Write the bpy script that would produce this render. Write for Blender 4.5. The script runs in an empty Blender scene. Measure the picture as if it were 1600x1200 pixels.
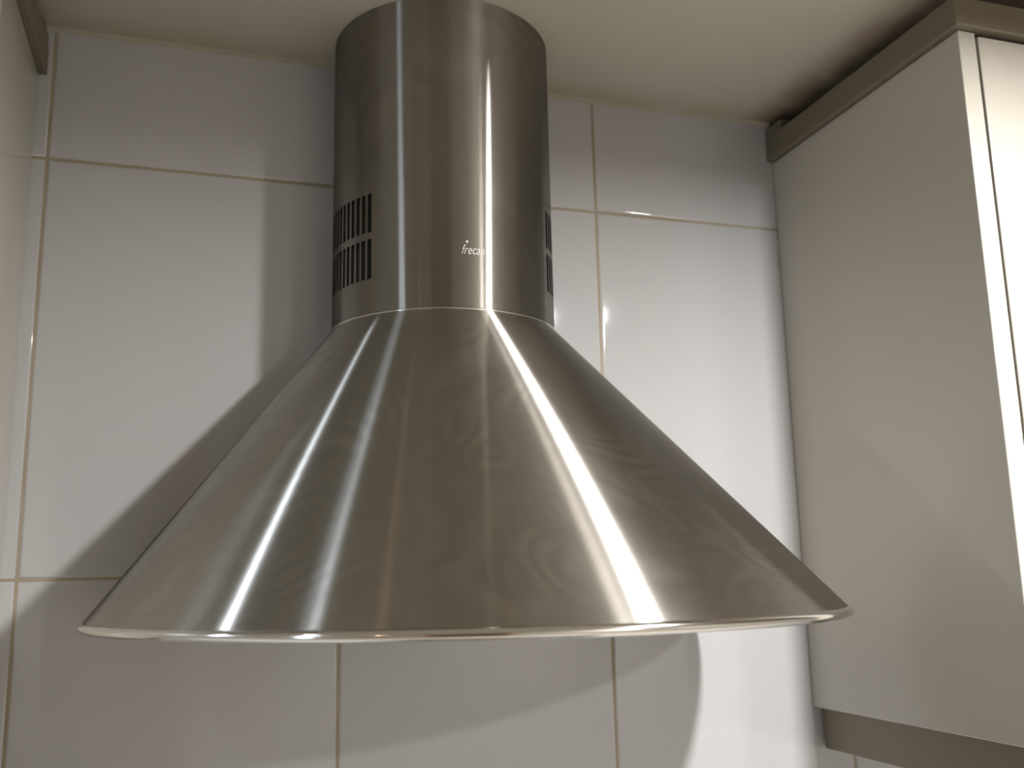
import bpy, bmesh, math, random
from mathutils import Vector, Matrix

# ---------------------------------------------------------------- camera, world, exposure
scene = bpy.context.scene
COL = scene.collection
Z0 = 1.73                                   # eye height; all fitted heights are relative to it
yaw, pitch, roll = map(math.radians, (17.929, 10.992, -1.228))
fw = Vector((math.sin(yaw) * math.cos(pitch), math.cos(yaw) * math.cos(pitch), math.sin(pitch)))
rt = Vector((math.cos(yaw), -math.sin(yaw), 0))
up = rt.cross(fw)
rt2 = rt * math.cos(roll) + up * math.sin(roll)
up2 = up * math.cos(roll) - rt * math.sin(roll)
cam_data = bpy.data.cameras.new('camera')
cam = bpy.data.objects.new('camera', cam_data)
COL.objects.link(cam)
M = Matrix((rt2, up2, -fw)).transposed().to_4x4()
M.translation = Vector((0.15366, -1.03864, Z0))
cam.matrix_world = M
cam_data.sensor_width = 36
cam_data.lens = 1549.59 / 1600 * 36
cam_data.clip_start = 0.01
scene.camera = cam
cam_data.dof.use_dof = True                 # the photograph is slightly out of focus
cam_data.dof.focus_distance = 0.86
cam_data.dof.aperture_fstop = 6.5

world = bpy.data.worlds.new('world')
scene.world = world
world.use_nodes = True
world.node_tree.nodes['Background'].inputs[0].default_value = (0.8, 0.85, 1.0, 1)
world.node_tree.nodes['Background'].inputs[1].default_value = 0.05
vs = scene.view_settings
vs.view_transform = 'Standard'
vs.look = 'None'
vs.gamma = 1
vs.use_curve_mapping = False
vs.exposure = 0.0
P_A, P_B, P_C, P_D, P_W = 2700.0, 110.0, 1000.0, 4000.0, 6.0        # emission strengths: right spot, cool spot, left spot, added room fill, added window

# ---------------------------------------------------------------- fitted dimensions
CEIL = Z0 + 0.5696
JZ = Z0 + 0.4260                            # upper horizontal tile joint
TW, TH = 0.30, 0.4195
DX, DY, DR = 0.3987, -0.0521, 0.1163        # chimney axis and radius
ZD = Z0 + 0.2475                            # chimney meets canopy
ZR = Z0 - 0.0293                            # canopy rim
RR, EY = 0.3256, -0.1475                    # rim radius, rim centre y
CX, CD = 0.8478, 0.3312                     # right cabinet side plane, depth
CB, CT = Z0 - 0.1551, Z0 + 0.5152
LX = -0.0135                                # left cabinet side plane
XL, XR, YF = -1.9, 2.4, -2.9                # room

# ---------------------------------------------------------------- materials
def mat(name, base, rough=0.5, metal=0.0, **kw):
    m = bpy.data.materials.new(name)
    m.use_nodes = True
    b = m.node_tree.nodes['Principled BSDF']
    b.inputs['Base Color'].default_value = (*base, 1)
    b.inputs['Roughness'].default_value = rough
    b.inputs['Metallic'].default_value = metal
    for k, v in kw.items():
        b.inputs[k.replace('_', ' ')].default_value = v
    return m

def nodes(m):
    return m.node_tree.nodes, m.node_tree.links, m.node_tree.nodes['Principled BSDF']

def noise(m, scale, detail=3, vec_scale=None, distortion=0.0):
    N, L, B = nodes(m)
    tc = N.new('ShaderNodeTexCoord')
    mp = N.new('ShaderNodeMapping')
    if vec_scale: mp.inputs['Scale'].default_value = vec_scale
    n = N.new('ShaderNodeTexNoise')
    n.inputs['Scale'].default_value = scale
    n.inputs['Detail'].default_value = detail
    n.inputs['Distortion'].default_value = distortion
    L.new(tc.outputs['Object'], mp.inputs[0])
    L.new(mp.outputs[0], n.inputs['Vector'])
    return n.outputs['Fac']

def ramp(m, fac, lo, hi, c0, c1):
    N, L, B = nodes(m)
    r = N.new('ShaderNodeMapRange')
    r.inputs['From Min'].default_value = lo; r.inputs['From Max'].default_value = hi
    r.inputs['To Min'].default_value = c0; r.inputs['To Max'].default_value = c1
    L.new(fac, r.inputs['Value'])
    return r.outputs[0]

def colmix(m, fac, a, b):
    N, L, B = nodes(m)
    x = N.new('ShaderNodeMix'); x.data_type = 'RGBA'
    L.new(fac, x.inputs[0])
    x.inputs[6].default_value = (*a, 1); x.inputs[7].default_value = (*b, 1)
    return x.outputs[2]

def bump(m, h, strength, dist):
    N, L, B = nodes(m)
    bp = N.new('ShaderNodeBump')
    bp.inputs['Strength'].default_value = strength; bp.inputs['Distance'].default_value = dist
    L.new(h, bp.inputs['Height']); L.new(bp.outputs[0], B.inputs['Normal'])

m_tile = mat('glazed_tile', (0.485, 0.485, 0.497), 0.05, Specular_IOR_Level=0.5)
N, L, B = nodes(m_tile)
bump(m_tile, noise(m_tile, 9, 2), 0.15, 0.002)
m_grout = mat('grout', (0.42, 0.35, 0.24), 0.9)
N, L, B = nodes(m_grout)
L.new(colmix(m_grout, noise(m_grout, 7, 3), (0.22, 0.165, 0.10), (0.48, 0.44, 0.36)), B.inputs['Base Color'])

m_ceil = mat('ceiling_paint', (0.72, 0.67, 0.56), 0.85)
N, L, B = nodes(m_ceil)
L.new(colmix(m_ceil, noise(m_ceil, 3.5, 4), (0.49, 0.46, 0.385), (0.54, 0.51, 0.44)), B.inputs['Base Color'])
bump(m_ceil, noise(m_ceil, 180, 3), 0.15, 0.001)
# darker brown tone on the ceiling from the cabinet side rightwards and a yellowed strip along the tiles
tc = N.new('ShaderNodeTexCoord'); sp = N.new('ShaderNodeSeparateXYZ'); L.new(tc.outputs['Object'], sp.inputs[0])
def mr(sock, a, b, c, d):
    r = N.new('ShaderNodeMapRange'); r.interpolation_type = 'SMOOTHSTEP'
    for k, v in zip(('From Min', 'From Max', 'To Min', 'To Max'), (a, b, c, d)): r.inputs[k].default_value = v
    L.new(sock, r.inputs['Value']); return r.outputs[0]
def mm(a, b):
    q = N.new('ShaderNodeMath'); q.operation = 'MULTIPLY'; L.new(a, q.inputs[0]); L.new(b, q.inputs[1]); return q.outputs[0]
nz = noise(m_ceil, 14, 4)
cab_tone = mm(mr(sp.outputs[0], CX - .055, CX - .004, 0, 1), mr(nz, .25, .6, .55, .95))
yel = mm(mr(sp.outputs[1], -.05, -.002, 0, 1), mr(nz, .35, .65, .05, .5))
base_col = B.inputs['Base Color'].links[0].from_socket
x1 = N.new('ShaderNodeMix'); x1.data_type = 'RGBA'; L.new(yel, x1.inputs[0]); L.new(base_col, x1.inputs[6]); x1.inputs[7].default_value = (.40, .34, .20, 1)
x2 = N.new('ShaderNodeMix'); x2.data_type = 'RGBA'; L.new(cab_tone, x2.inputs[0]); L.new(x1.outputs[2], x2.inputs[6]); x2.inputs[7].default_value = (.24, .18, .13, 1)
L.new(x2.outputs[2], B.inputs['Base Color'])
m_wall = mat('wall_paint', (0.50, 0.49, 0.46), 0.8)
bump(m_wall, noise(m_wall, 120, 3), 0.1, 0.001)
m_floor = mat('floor_stoneware', (0.42, 0.35, 0.27), 0.35)
N, L, B = nodes(m_floor)
L.new(colmix(m_floor, noise(m_floor, 4, 5), (0.50, 0.45, 0.39), (0.62, 0.57, 0.50)), B.inputs['Base Color'])
m_caulk = mat('caulk', (0.40, 0.37, 0.30), 0.7)

m_lam = mat('cream_laminate', (0.51, 0.487, 0.435), 0.17, Specular_IOR_Level=0.5)
bump(m_lam, noise(m_lam, 30, 2), 0.05, 0.0005)
m_edge = mat('cream_edge', (0.66, 0.63, 0.56), 0.35)
m_bronze = mat('champagne_trim', (0.19, 0.165, 0.12), 0.42, 0.15)
m_dark = mat('dark_recess', (0.02, 0.018, 0.016), 0.7)
m_worktop = mat('worktop_stone', (0.70, 0.68, 0.64), 0.3)
N, L, B = nodes(m_worktop)
L.new(colmix(m_worktop, noise(m_worktop, 60, 4), (0.64, 0.62, 0.58), (0.78, 0.76, 0.73)), B.inputs['Base Color'])
m_black = mat('black_glass', (0.01, 0.01, 0.012), 0.08)
m_wood = mat('oak_frame', (0.42, 0.20, 0.08), 0.4)
N, L, B = nodes(m_wood)
L.new(colmix(m_wood, noise(m_wood, 6, 4, (12, 12, 0.7)), (0.50, 0.24, 0.11), (0.66, 0.36, 0.18)), B.inputs['Base Color'])
m_doorwood = mat('dark_door_leaf', (0.07, 0.045, 0.03), 0.45)
m_chrome = mat('polished_steel', (0.72, 0.70, 0.67), 0.10, 1.0)
m_engrave = mat('etched_logo', (0.66, 0.64, 0.61), 0.55, 0.2)

def steel(name, base, r0, aniso, haze, swirl):
    """brushed steel: a narrow lobe round the axis and a long one across the brushing, plus a little haze"""
    m = bpy.data.materials.new(name); m.use_nodes = True
    N, L = m.node_tree.nodes, m.node_tree.links
    N.clear()
    out = N.new('ShaderNodeOutputMaterial')
    def new(t, **k):
        n = N.new(t)
        for a, v in k.items(): setattr(n, a, v)
        return n
    def math2(op, a, b):
        q = new('ShaderNodeMath', operation=op)
        for i, v in enumerate((a, b)):
            if isinstance(v, (int, float)): q.inputs[i].default_value = v
            else: L.new(v, q.inputs[i])
        return q.outputs[0]
    def rng(fac, lo, hi, c0, c1):
        r = new('ShaderNodeMapRange')
        for k, v in zip(('From Min', 'From Max', 'To Min', 'To Max'), (lo, hi, c0, c1)): r.inputs[k].default_value = v
        L.new(fac, r.inputs['Value']); return r.outputs[0]
    def mix(fac, a, b, blend='MIX'):
        x = new('ShaderNodeMix', data_type='RGBA', blend_type=blend)
        for i, v in ((0, fac), (6, a), (7, b)):
            if isinstance(v, (int, float)): x.inputs[i].default_value = v
            elif isinstance(v, tuple): x.inputs[i].default_value = (*v, 1)
            else: L.new(v, x.inputs[i])
        return x.outputs[2]
    tg = new('ShaderNodeTangent', direction_type='UV_MAP', uv_map='around')
    tc = new('ShaderNodeTexCoord')
    # wipe marks and grease film: swirled noise
    wv = new('ShaderNodeTexNoise')
    wv.inputs['Scale'].default_value = 4.5; wv.inputs['Detail'].default_value = 3; wv.inputs['Distortion'].default_value = 2.4
    L.new(tc.outputs['Object'], wv.inputs['Vector'])
    # fine brushing round the axis
    mp = new('ShaderNodeMapping'); mp.inputs['Scale'].default_value = (9, 1500, 1)
    L.new(tc.outputs['UV'], mp.inputs[0])
    br = new('ShaderNodeTexNoise'); br.inputs['Scale'].default_value = 1.0; br.inputs['Detail'].default_value = 3
    L.new(mp.outputs[0], br.inputs['Vector'])
    mp2 = new('ShaderNodeMapping'); mp2.inputs['Scale'].default_value = (7, 120, 1)
    L.new(tc.outputs['UV'], mp2.inputs[0])
    br2 = new('ShaderNodeTexNoise'); br2.inputs['Scale'].default_value = 1.0; br2.inputs['Detail'].default_value = 2
    L.new(mp2.outputs[0], br2.inputs['Vector'])
    col = mix(wv.outputs['Fac'], tuple(0.87 * v for v in base), tuple(min(1, 1.13 * v) for v in base))
    col = mix(1.0, col, mix(br.outputs['Fac'], (0.90, 0.90, 0.90), (1.04, 1.04, 1.04)), 'MULTIPLY')
    col = mix(1.0, col, mix(br2.outputs['Fac'], (0.96, 0.96, 0.96), (1.03, 1.03, 1.03)), 'MULTIPLY')
    sw = new('ShaderNodeTexNoise')
    sw.inputs['Scale'].default_value = 6.0; sw.inputs['Detail'].default_value = 1.0; sw.inputs['Distortion'].default_value = 1.2
    L.new(tc.outputs['Object'], sw.inputs['Vector'])
    lines = math2('SINE', math2('MULTIPLY', sw.outputs['Fac'], 55.0), 0)
    mask = rng(wv.outputs['Fac'], 0.45, 0.62, 0.0, 1.0)
    film = rng(math2('MULTIPLY', lines, mask), -1.0, 1.0, 0.92, 1.08)
    cb = new('ShaderNodeCombineColor')
    for i in range(3): L.new(film, cb.inputs[i])
    col = mix(1.0, col, cb.outputs[0], 'MULTIPLY')
    g1 = new('ShaderNodeBsdfAnisotropic', distribution='GGX')
    L.new(col, g1.inputs['Color'])
    rough = math2('ADD', rng(wv.outputs['Fac'], 0.3, 0.7, r0 - swirl, r0 + swirl), rng(br2.outputs['Fac'], 0.3, 0.7, -0.003, 0.003))
    L.new(rough, g1.inputs['Roughness'])
    g1.inputs['Anisotropy'].default_value = aniso
    L.new(tg.outputs[0], g1.inputs['Tangent'])
    g2 = new('ShaderNodeBsdfAnisotropic', distribution='GGX')
    L.new(col, g2.inputs['Color'])
    g2.inputs['Roughness'].default_value = 0.42
    g2.inputs['Anisotropy'].default_value = 0.45
    L.new(tg.outputs[0], g2.inputs['Tangent'])
    ms = new('ShaderNodeMixShader')
    L.new(rng(wv.outputs['Fac'], 0.3, 0.7, haze * 0.6, haze * 1.4), ms.inputs[0])
    L.new(g1.outputs[0], ms.inputs[1]); L.new(g2.outputs[0], ms.inputs[2])
    L.new(ms.outputs[0], out.inputs[0])
    return m
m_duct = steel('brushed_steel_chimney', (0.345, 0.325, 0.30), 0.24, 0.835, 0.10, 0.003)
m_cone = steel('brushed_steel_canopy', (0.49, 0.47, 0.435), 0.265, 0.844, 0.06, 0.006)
m_slot_shade = mat('slot_shade', (0.025, 0.027, 0.028), 0.45)

def emit(name, col, s):
    m = bpy.data.materials.new(name); m.use_nodes = True
    N, L = m.node_tree.nodes, m.node_tree.links
    N.clear()
    e = N.new('ShaderNodeEmission'); o = N.new('ShaderNodeOutputMaterial')
    e.inputs[0].default_value = (*col, 1); e.inputs[1].default_value = s
    L.new(e.outputs[0], o.inputs[0])
    return m

# ---------------------------------------------------------------- mesh helpers
def obj(name, bm, m, parent=None, smooth=False):
    bmesh.ops.recalc_face_normals(bm, faces=bm.faces)
    me = bpy.data.meshes.new(name)
    bm.to_mesh(me); bm.free()
    for mm in (m if isinstance(m, (list, tuple)) else [m]):
        me.materials.append(mm)
    if smooth:
        for p in me.polygons: p.use_smooth = True
    o = bpy.data.objects.new(name, me)
    COL.objects.link(o)
    if parent is not None:
        o.parent = parent
        o.matrix_parent_inverse = parent_world(parent).inverted()
    return o

def parent_world(p):
    m = Matrix.LocRotScale(p.location, p.rotation_euler, p.scale)
    return parent_world(p.parent) @ p.matrix_parent_inverse @ m if p.parent else m

def box(bm, x0, x1, y0, y1, z0, z1, bev=0.0, seg=2):
    g = bmesh.new()
    bmesh.ops.create_cube(g, size=1)
    for v in g.verts:
        v.co = Vector((x0 + (v.co.x + .5) * (x1 - x0), y0 + (v.co.y + .5) * (y1 - y0), z0 + (v.co.z + .5) * (z1 - z0)))
    if bev: bmesh.ops.bevel(g, geom=list(g.edges), offset=bev, segments=seg, profile=0.5, affect='EDGES')
    t = bpy.data.meshes.new('tmp'); g.to_mesh(t); g.free()
    bm.from_mesh(t); bpy.data.meshes.remove(t)
    return bm

def bx(*a, **k): return box(bmesh.new(), *a, **k)

def empty(name, loc, label=None, cat=None, group=None):
    o = bpy.data.objects.new(name, None); COL.objects.link(o); o.location = loc
    o.empty_display_size = 0.1
    if label: o['label'] = label; o['category'] = cat
    if group: o['group'] = group
    return o

def struct(o): o['kind'] = 'structure'; return o

def lathe(bm, prof, cx, cy, n=96, close=False):
    rings = []
    for r, z in prof:
        rings.append([bm.verts.new((cx + r * math.cos(2 * math.pi * k / n), cy + r * math.sin(2 * math.pi * k / n), z)) for k in range(n)])
    pairs = list(zip(rings[:-1], rings[1:])) + ([(rings[-1], rings[0])] if close else [])
    for a, b in pairs:
        for k in range(n):
            bm.faces.new((a[k], a[(k + 1) % n], b[(k + 1) % n], b[k]))
    return rings

def clip_back(bm, y=-0.0005):
    """cut away everything behind the wall plane and close the cut"""
    geom = list(bm.verts) + list(bm.edges) + list(bm.faces)
    r = bmesh.ops.bisect_plane(bm, geom=geom, plane_co=(0, y, 0), plane_no=(0, 1, 0), clear_outer=True)

# ---------------------------------------------------------------- the room
def tiled_wall():
    bm = bmesh.new()
    gw, bw, dp = 0.0014, 0.0030, 0.0013
    xs, x = [], -6 * TW - 0.1
    xs = [XL] + [k * TW for k in range(-6, 8)] + [XR]
    xs = sorted(set(v for v in xs if XL <= v <= XR))
    zs = [CEIL] + [JZ - k * TH for k in range(0, 6) if JZ - k * TH > 0.01] + [0.0]
    zs = sorted(zs)
    steps = [(0.0, dp), (0.12, dp * 0.62), (0.35, dp * 0.30), (0.65, dp * 0.08), (1.0, 0.0)]
    for i in range(len(xs) - 1):
        for j in range(len(zs) - 1):
            x0, x1, z0, z1 = xs[i] + gw, xs[i + 1] - gw, zs[j] + gw, zs[j + 1] - gw
            prev = None
            for s, d in steps:
                o = s * bw
                ring = [bm.verts.new(p) for p in ((x0 + o, d, z0 + o), (x1 - o, d, z0 + o), (x1 - o, d, z1 - o), (x0 + o, d, z1 - o))]
                if prev:
                    for k in range(4):
                        bm.faces.new((prev[k], prev[(k + 1) % 4], ring[(k + 1) % 4], ring[k]))
                prev = ring
            bm.faces.new(prev)
    nt = len(bm.faces)
    for f in bm.faces: f.smooth = True
    v = [bm.verts.new(p) for p in ((XL, 0.0010, 0), (XR, 0.0010, 0), (XR, 0.0010, CEIL), (XL, 0.0010, CEIL))]
    g = bm.faces.new(v); g.material_index = 1
    # body of the wall behind the tiles
    b0 = len(bm.faces)
    box(bm, XL - 0.1, XR + 0.1, 0.0012, 0.12, 0, CEIL)
    bm.faces.ensure_lookup_table()
    for f in bm.faces[b0:]: f.material_index = 1
    me = bpy.data.meshes.new('wall_back'); 
    bm.to_mesh(me); bm.free()
    me.materials.append(m_tile); me.materials.append(m_grout)
    o = bpy.data.objects.new('wall_back', me); COL.objects.link(o)
    return struct(o)
wb = tiled_wall()
# every tile and grout face must look into the room
_bm = bmesh.new(); _bm.from_mesh(wb.data)
for f in _bm.faces:
    if f.calc_center_median().y < 0.00118 and f.normal.y > 0: f.normal_flip()
_bm.to_mesh(wb.data); _bm.free()

struct(obj('floor', bx(XL - .1, XR + .1, YF - .1, 0.12, -0.1, 0), m_floor))
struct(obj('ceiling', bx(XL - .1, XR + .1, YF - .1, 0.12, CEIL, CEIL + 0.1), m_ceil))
struct(obj('wall_right', bx(XR, XR + .1, YF - .1, 0.0, 0, CEIL), m_wall))

# left wall with an opening for an added window giving cool fill light
WY0, WY1, WZ0, WZ1 = -1.80, -1.52, Z0 - 0.75, Z0 + 0.42
bm = bmesh.new()
box(bm, XL - .1, XL, YF - .1, WY0, 0, CEIL)
box(bm, XL - .1, XL, WY1, 0.0, 0, CEIL)
box(bm, XL - .1, XL, WY0, WY1, 0, WZ0)
box(bm, XL - .1, XL, WY0, WY1, WZ1, CEIL)
struct(obj('wall_left', bm, m_wall))
added_win = struct(empty('added_window_1', (XL - .03, (WY0 + WY1) / 2, WZ0)))
bm = bmesh.new()
t = 0.025
box(bm, XL - .06, XL + .0, WY0, WY0 + t, WZ0, WZ1, bev=.002)
box(bm, XL - .06, XL + .0, WY1 - t, WY1, WZ0, WZ1, bev=.002)
box(bm, XL - .06, XL + .0, WY0 + t, WY1 - t, WZ0, WZ0 + t, bev=.002)
box(bm, XL - .06, XL + .0, WY0 + t, WY1 - t, WZ1 - t, WZ1, bev=.002)
obj('added_window_frame', bm, m_edge, added_win)
obj('added_window_pane', bx(XL - .036, XL - .030, WY0 + t, WY1 - t, WZ0 + t, WZ1 - t), emit('added_window_glow', (0.72, 0.84, 1.0), P_W), added_win)  # glowing pane is an added source of cool light and streaks

# rear wall with a doorway and a dark door in an oak frame
D0, D1, DH = -0.95, 0.10, 2.10
bm = bmesh.new()
box(bm, XL - .1, D0, YF - .1, YF, 0, CEIL)
box(bm, D1, XR + .1, YF - .1, YF, 0, CEIL)
box(bm, D0, D1, YF - .1, YF, DH, CEIL)
struct(obj('wall_rear', bm, m_wall))
dr = struct(empty('door_1', ((D0 + D1) / 2, YF, 0)))
bm = bmesh.new()
box(bm, D0 - .07, D0 + .01, YF, YF + .018, 0, DH + .07, bev=.003)
box(bm, D1 - .01, D1 + .07, YF, YF + .018, 0, DH + .07, bev=.003)
box(bm, D0 + .01, D1 - .01, YF, YF + .018, DH - .01, DH + .07, bev=.003)
obj('door_frame', bm, m_wood, dr)
bm = bmesh.new()
box(bm, D0 + .01, D1 - .01, YF - .06, YF - .02, 0.005, DH - .01, bev=.002)
for za, zb in ((0.2, 0.95), (1.1, 1.95)):
    box(bm, D0 + .16, D1 - .16, YF - .022, YF - .012, za, zb, bev=.004)
leaf = obj('door_leaf', bm, m_doorwood, dr)
bm = bmesh.new()
box(bm, D1 - .10, D1 - .07, YF - .020, YF + .03, 1.0, 1.025, bev=.004)
box(bm, D1 - .20, D1 - .07, YF + .02, YF + .035, 1.0, 1.022, bev=.005)
obj('door_handle', bm, m_chrome, leaf)

# caulk line between tiles and ceiling
bm = bmesh.new()
v = [bm.verts.new(p) for p in ((LX, 0, CEIL), (LX, 0, CEIL - .004), (LX, -.004, CEIL), (CX, 0, CEIL), (CX, 0, CEIL - .004), (CX, -.004, CEIL))]
bm.faces.new((v[1], v[2], v[5], v[4])); bm.faces.new((v[0], v[1], v[4], v[3])); bm.faces.new((v[0], v[3], v[5], v[2]))
struct(obj('trim_1', bm, m_caulk))

# ---------------------------------------------------------------- cooker hood
hood = empty('cooker_hood', (DX, 0, ZR),
             'conical brushed stainless steel cooker hood with round chimney on white tiled wall', 'cooker hood')

def chimney():
    n = 720                                  # half degree columns
    z_top, th = CEIL - 0.0005, 0.0012
    step = 2 * math.pi / n
    # slots: azimuth from the front, both sides; 2.6 deg open, 1.4 deg metal
    def open_col(k):
        az = ((k * 0.5 + 180.0) % 360.0) - 180.0       # degrees from the front, + to the right
        a = abs(az)
        if not (51.0 <= a < 51.0 + 15 * 4.0): return False
        return ((a - 51.0) % 4.0) < 2.5
    zb = [ZD - 0.004, Z0 + .2842, Z0 + .3244, Z0 + .3315, Z0 + .3708, Z0 + .46, z_top]
    bm = bmesh.new()
    def P(k, r, z):
        az = k * step
        return (DX + r * math.sin(az), DY - r * math.cos(az), z)
    out = [[bm.verts.new(P(k, DR, z)) for k in range(n)] for z in zb]
    inn = [[bm.verts.new(P(k, DR - th, z)) for k in range(n)] for z in zb]
    def is_open(k, j): return j in (1, 3) and open_col(k)
    for j in range(len(zb) - 1):
        for k in range(n):
            k2 = (k + 1) % n
            if is_open(k, j):
                # jamb faces of the slot
                if not is_open((k - 1) % n, j): bm.faces.new((out[j][k], out[j + 1][k], inn[j + 1][k], inn[j][k]))
                if not is_open(k2, j): bm.faces.new((out[j][k2], inn[j][k2], inn[j + 1][k2], out[j + 1][k2]))
                bm.faces.new((out[j][k], inn[j][k], inn[j][k2], out[j][k2]))
                bm.faces.new((out[j + 1][k], out[j + 1][k2], inn[j + 1][k2], inn[j + 1][k]))
                continue
            bm.faces.new((out[j][k], out[j][k2], out[j + 1][k2], out[j + 1][k]))
            bm.faces.new((inn[j][k], inn[j + 1][k], inn[j + 1][k2], inn[j][k2]))
    for k in range(n):
        k2 = (k + 1) % n
        bm.faces.new((out[0][k], inn[0][k], inn[0][k2], out[0][k2]))
        bm.faces.new((out[-1][k], out[-1][k2], inn[-1][k2], inn[-1][k]))
    bmesh.ops.recalc_face_normals(bm, faces=bm.faces)
    clip_back(bm)
    return bm
def sharp(o, ang=35):
    o.data.set_sharp_from_angle(angle=math.radians(ang))
# local origin on the axis so that the radial tangent turns about it
def obj_axis(name, bm, m, parent, ax, ay, az=0.0, smooth=True, uv_from=None):
    # u runs round the chimney/canopy, v up it: the brushing direction
    uv = bm.loops.layers.uv.new('around')
    for f in bm.faces:
        base = None
        for l in f.loops:
            p = l.vert.co
            ux, uy = (ax, ay) if uv_from is None else uv_from(p.z)
            a = math.atan2(p.x - ux, uy - p.y) / (2 * math.pi)
            if base is None: base = a
            if a - base > .5: a -= 1
            if a - base < -.5: a += 1
            l[uv].uv = (a, p.z)
    for v in bm.verts: v.co -= Vector((ax, ay, az))
    o = obj(name, bm, m, None, smooth)
    o.location = (ax, ay, az)
    o.parent = parent
    o.matrix_parent_inverse = parent_world(parent).inverted()
    return o
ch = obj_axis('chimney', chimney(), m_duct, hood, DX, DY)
sharp(ch)
def slot_backing(s):
    """curved dark sheet behind each set of slots, for the shaded inside"""
    bm = bmesh.new()
    r0, r1 = DR - 0.0040, DR - 0.0052
    a0, a1, n = 49.0, 113.0, 40
    col = []
    for k in range(n + 1):
        a = math.radians(a0 + (a1 - a0) * k / n) * s
        col.append([bm.verts.new((DX + r * math.sin(a), DY - r * math.cos(a), z)) for r, z in
                    ((r0, Z0 + .278), (r0, Z0 + .378), (r1, Z0 + .378), (r1, Z0 + .278))])
    for k in range(n):
        for j in range(4):
            bm.faces.new((col[k][j], col[k + 1][j], col[k + 1][(j + 1) % 4], col[k][(j + 1) % 4]))
    bm.faces.new(col[0]); bm.faces.new(col[-1][::-1])
    clip_back(bm)
    return bm
for s in (-1, 1):
    o = obj('slot_shade_backing', slot_backing(s), m_slot_shade, ch)  # dark sheet stands in for the shade inside the slots
    o['label'] = 'near-black backing sheet for the shaded inside of the vent slots'

# canopy: ruled cone between the small eccentric chimney circle and the large rim circle
def canopy():
    bm = bmesh.new()
    n, rows, th = 256, 24, 0.0012
    def ring(s, inset):
        return [bm.verts.new((DX + (DR + .0015 + (RR - DR - .0015) * s - inset) * math.cos(2 * math.pi * k / n),
                              DY + (EY - DY) * s + (DR + .0015 + (RR - DR - .0015) * s - inset) * math.sin(2 * math.pi * k / n),
                              ZD + (ZR - ZD) * s)) for k in range(n)]
    out = [ring(j / rows, 0) for j in range(rows + 1)]
    inn = [ring(j / rows, th) for j in range(rows + 1)]
    for j in range(rows):
        for k in range(n):
            k2 = (k + 1) % n
            bm.faces.new((out[j][k], out[j][k2], out[j + 1][k2], out[j + 1][k]))
            bm.faces.new((inn[j][k], inn[j + 1][k], inn[j + 1][k2], inn[j][k2]))
    for k in range(n):
        k2 = (k + 1) % n
        bm.faces.new((out[0][k], inn[0][k], inn[0][k2], out[0][k2]))
        bm.faces.new((out[-1][k], out[-1][k2], inn[-1][k2], inn[-1][k]))
    bmesh.ops.recalc_face_normals(bm, faces=bm.faces)
    clip_back(bm)
    return bm
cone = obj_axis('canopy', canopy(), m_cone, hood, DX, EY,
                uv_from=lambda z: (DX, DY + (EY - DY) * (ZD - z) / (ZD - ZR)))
sharp(cone)

# thin folded lip where canopy meets chimney
bm = bmesh.new()
prof = [(DR + .0002 + .0016 * (1 + math.cos(a)) / 2 + .0004, ZD + .0006 + .0011 * math.sin(a)) for a in [2 * math.pi * k / 10 for k in range(10)]]
lathe(bm, prof, DX, DY, 256, close=True)
bmesh.ops.recalc_face_normals(bm, faces=bm.faces)
clip_back(bm)
lip = obj_axis('collar', bm, m_chrome, hood, DX, DY)
lip['label'] = 'bright folded lip under the chimney'

# rolled rim of the canopy
bm = bmesh.new()
prof = []
for k in range(20):
    a = 2 * math.pi * k / 20
    prof.append((RR - 0.0005 + 0.0048 * math.cos(a), ZR - 0.0034 + 0.0040 * math.sin(a)))
lathe(bm, prof, DX, EY, 320, close=True)
bmesh.ops.recalc_face_normals(bm, faces=bm.faces)
clip_back(bm)
rim = obj_axis('rim', bm, m_chrome, hood, DX, EY)
rim['label'] = 'polished rolled rim of the canopy'

# underside: recessed steel plate with a filter
bm = bmesh.new()
lathe(bm, [(RR - .012, ZR + .003), (RR - .012, ZR + .006)], DX, EY, 128)
bm.faces.new([v for v in sorted([v for v in bm.verts if v.co.z < ZR + .004], key=lambda v: math.atan2(v.co.y - EY, v.co.x - DX))])
bm.faces.new([v for v in sorted([v for v in bm.verts if v.co.z > ZR + .004], key=lambda v: math.atan2(v.co.y - EY, v.co.x - DX))])
clip_back(bm, -0.002)
obj('base_plate', bm, m_chrome, hood)
bm = bmesh.new()
box(bm, DX - .16, DX + .16, -0.33, -0.05, ZR - .002, ZR + .0028, bev=.001)
for k in range(15):
    x = DX - .15 + k * .0214
    box(bm, x - .003, x + .003, -0.32, -0.06, ZR - .004, ZR - .0015, bev=.0006, seg=1)
obj('grease_filter', bm, m_chrome, hood)

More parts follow.
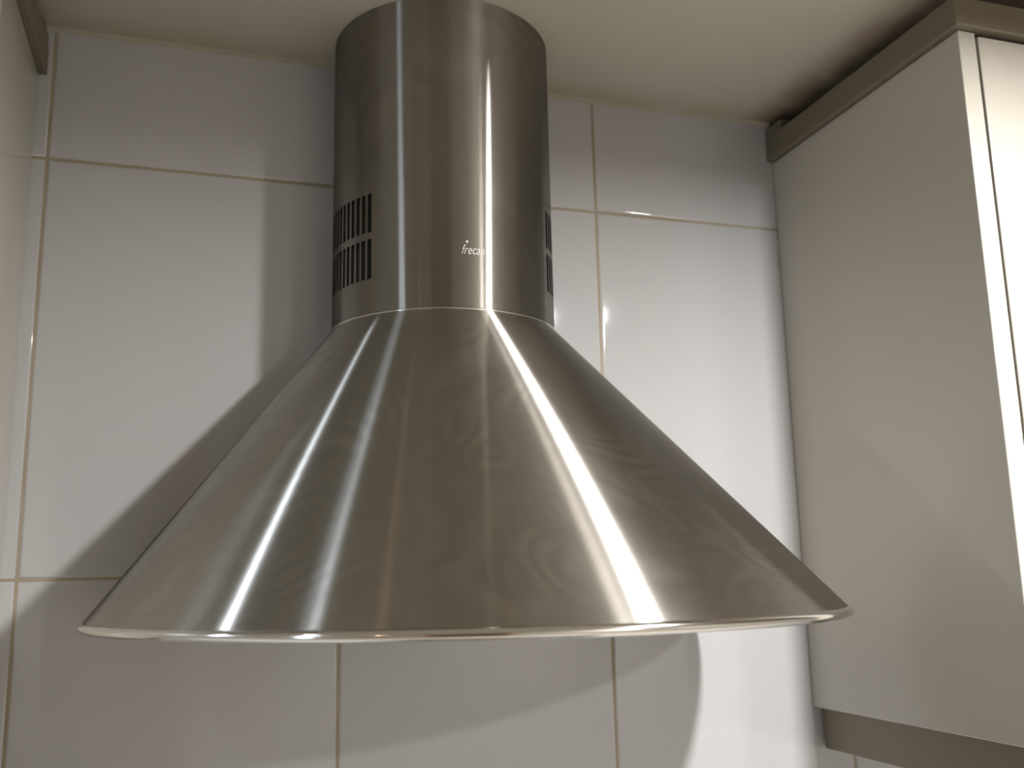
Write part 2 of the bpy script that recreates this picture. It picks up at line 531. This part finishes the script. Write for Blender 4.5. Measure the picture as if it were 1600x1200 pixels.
# brand mark etched on the chimney front
def wrap_text(body, height, width, az_c, zc, shear):
    cu = bpy.data.curves.new('tmp_text', 'FONT')
    cu.body = body; cu.size = 1; cu.shear = shear; cu.resolution_u = 3; cu.offset = -0.004
    o = bpy.data.objects.new('tmp_text', cu); COL.objects.link(o)
    bpy.context.view_layer.update()
    me = bpy.data.meshes.new_from_object(o.evaluated_get(bpy.context.evaluated_depsgraph_get()))
    bpy.data.objects.remove(o)
    bm = bmesh.new(); bm.from_mesh(me); bpy.data.meshes.remove(me)
    xs = [v.co.x for v in bm.verts]; ys = [v.co.y for v in bm.verts]
    x0, x1, y0, y1 = min(xs), max(xs), min(ys), max(ys)
    pts = []
    for v in bm.verts:
        u = ((v.co.x - x0) / (x1 - x0) - .5) * width
        w = ((v.co.y - y0) / (y1 - y0)) * height
        pts.append((v, u, w))
    for v, u, w in pts:
        a = math.radians(az_c) + u / DR
        r = DR + 0.00025
        v.co = (DX + r * math.sin(a), DY - r * math.cos(a), zc + w)
    return bm
bm = wrap_text('frecan', 0.0092, 0.0225, 0.3, Z0 + .3020, 0.35)
# dot above the word
n = 12
c = bm.verts.new((0, 0, 0))
def onduct(u, z, az_c=0.3, e=0.00025):
    a = math.radians(az_c) + u / DR
    return ((DX + (DR + e) * math.sin(a), DY - (DR + e) * math.cos(a), z))
c.co = onduct(-.0060, Z0 + .3143)
rg = [bm.verts.new(onduct(-.0060 + .0012 * math.cos(2 * math.pi * k / n), Z0 + .3143 + .0013 * math.sin(2 * math.pi * k / n))) for k in range(n)]
for k in range(n): bm.faces.new((c, rg[k], rg[(k + 1) % n]))
for f in bm.faces:
    f.normal_update()
    if f.normal.y > 0: f.normal_flip()
me = bpy.data.meshes.new('logo'); bm.to_mesh(me); bm.free(); me.materials.append(m_engrave)
lg = bpy.data.objects.new('logo', me); COL.objects.link(lg)
lg.parent = ch; lg.matrix_parent_inverse = parent_world(ch).inverted()
lg['label'] = 'small pale slanted brand lettering'

# ---------------------------------------------------------------- wall cabinets
GAP = 0.0008
def wall_cabinet(name, x0, x1, side, label, depth):
    """side: -1 the visible end panel is at x0, +1 at x1"""
    root = empty(name, ((x0 + x1) / 2, -depth / 2, CB), label, 'kitchen cabinet')
    pt = 0.0205
    if side < 0: px0, px1, cx0, cx1 = x0, x0 + pt, x0 + pt, x1
    else: px0, px1, cx0, cx1 = x1 - pt, x1, x0, x1 - pt
    obj('end_panel', bx(px0, px1, -depth, -GAP, CB, CT, bev=.0012), m_lam, root)
    obj('carcass', bx(cx0, cx1, -depth + .024, -GAP, CB + .001, CT, bev=.0005), m_lam, root)
    g = 0.0035
    d0, d1 = (cx0 + g, cx1) if side < 0 else (cx0, cx1 - g)
    mid = (d0 + d1) / 2
    for a, b in ((d0, mid - .0015), (mid + .0015, d1)):
        d = obj('door', bx(a, b, -depth, -depth + .021, CB + .002, CT - .003, bev=.0012), m_lam, root)
        hx = b - .03 if a == d0 else a + .03
        bm = bx(hx - .005, hx + .005, -depth - .028, -depth - .020, CB + .05, CB + .19, bev=.002)
        for z in (CB + .065, CB + .175): box(bm, hx - .004, hx + .004, -depth - .021, -depth + .0, z - .004, z + .004)
        obj('handle', bm, m_chrome, d)
    # cornice on top, wrapping the visible end and the front
    oh = 0.008
    h0, h1 = CT + .0005, CT + .0315
    e = x0 - oh if side < 0 else x1 + oh
    w = 0.06
    bm = bmesh.new()
    if side < 0: box(bm, e, e + w, -depth - oh, -GAP, h0, h1, bev=.0015)
    else: box(bm, e - w, e, -depth - oh, -GAP, h0, h1, bev=.0015)
    xa, xb = (e + w - .002, x1) if side < 0 else (x0, e - w + .002)
    box(bm, xa, xb, -depth - oh, -depth - oh + w, h0, h1, bev=.0015)
    if side < 0: box(bm, e + .001, e + w, -.036, -GAP, h1 - .002, CEIL - .010, bev=.001)
    else: box(bm, e - w, e - .001, -.036, -GAP, h1 - .002, CEIL - .010, bev=.001)
    obj('cornice', bm, m_bronze, root)
    # light rail under the cabinet, set back from the end panel
    ins = 0.010
    e = x0 + ins if side < 0 else x1 - ins
    t = 0.018
    bm = bmesh.new()
    if side < 0: box(bm, e, e + t, -depth + ins, -.004, CB - .046, CB - .0005, bev=.0012)
    else: box(bm, e - t, e, -depth + ins, -.004, CB - .046, CB - .0005, bev=.0012)
    xa, xb = (e + t - .001, x1) if side < 0 else (x0, e - t + .001)
    box(bm, xa, xb, -depth + ins, -depth + ins + t, CB - .046, CB - .0005, bev=.0012)
    obj('light_rail', bm, m_bronze, root)
    return root
wall_cabinet('wall_cabinet', CX, CX + 0.80, -1,
             'cream wall cabinet with bronze cornice and bright front edge, right of the steel hood', CD)
wall_cabinet('wall_cabinet', LX - 0.80, LX, 1,
             'cream wall cabinet end with dark cornice at the left edge, left of the steel hood', 0.20)

# filler closing the cornice gap at the wall
# ---------------------------------------------------------------- below the picture: worktop, hob and base units (they bounce the light)
wt = obj('worktop', bx(XL + .002, XR - .002, -0.62, -GAP, 0.862, 0.90, bev=.003), m_worktop)
wt['label'] = 'beige speckled stone worktop running along the tiled wall'; wt['category'] = 'worktop'
hb = empty('hob', (DX, -.31, .90), 'black glass hob set on the worktop under the hood', 'hob')
obj('glass_plate', bx(DX - .29, DX + .29, -.56, -.06, 0.9003, 0.906, bev=.002), m_black, hb)
for x, y, r in ((-.15, -.18, .09), (.15, -.18, .075), (-.15, -.42, .075), (.15, -.42, .09)):
    bm = bmesh.new()
    lathe(bm, [(r, .9062), (r - .003, .9062)], DX + x, y, 48)
    obj('cooking_ring', bm, m_grout, hb)
bu = empty('base_cabinet', ((XL + XR) / 2, -.3, 0), 'long run of cream base units standing under the stone worktop', 'kitchen cabinet')
obj('carcass', bx(XL + .002, XR - .002, -.575, -GAP, .10, .861), m_lam, bu)
obj('plinth', bx(XL + .002, XR - .002, -.53, -.03, .0005, .099), m_bronze, bu)
nb = 7
for k in range(nb):
    w = (XR - XL - .01) / nb
    a = XL + .005 + k * w
    d = obj('door', bx(a + .002, a + w - .002, -.596, -.5755, .103, .855, bev=.0015), m_lam, bu)
    obj('handle', bx(a + w - .05, a + w - .04, -.615, -.5965, .70, .82, bev=.003), m_chrome, d)

# ---------------------------------------------------------------- ceiling spots, and two added fill lamps on the door side
def downlight(x, y, col, s, label, r=0.032):
    root = empty('downlight', (x, y, CEIL), label, 'ceiling light')
    bm = bmesh.new()
    lathe(bm, [(r + .001, CEIL - .0005), (r + .001, CEIL - .006), (r + .005, CEIL - .008), (r + .016, CEIL - .005), (r + .018, CEIL - .0005)], x, y, 48)
    obj('trim_ring', bm, m_chrome, root, smooth=True)
    bm = bmesh.new()
    lathe(bm, [(0.0005, CEIL - .0045), (r * .6, CEIL - .0042), (r, CEIL - .0035)], x, y, 48)
    me_o = obj('lens', bm, emit('lamp_glow', col, s), root)
    # the lens must face the room
    return root
downlight(0.87, -0.87, (1.0, 0.975, 0.94), P_A, 'round recessed ceiling spot in front of the right wall cabinet')
downlight(-0.60, -0.84, (0.82, 0.91, 1.0), P_B, 'round recessed ceiling spot with cool light, out in the room on the left')
downlight(-1.10, -0.38, (0.80, 0.90, 1.0), P_C, 'round recessed ceiling spot with cool light, close to the left wall cabinet')
downlight(1.45, -2.50, (1.0, 0.96, 0.90), P_D * 0.11, 'added unseen fill light, large and round, on the door side, nearer the right wall', r=0.10)  # added lamp, lifts the ambient light
downlight(-1.20, -2.20, (1.0, 0.62, 0.38), P_D * 0.07, 'added unseen ceiling spot with warm dim light, on the door side, nearer the left wall')  # added dim lamp, leaves a faint warm streak on the chimney
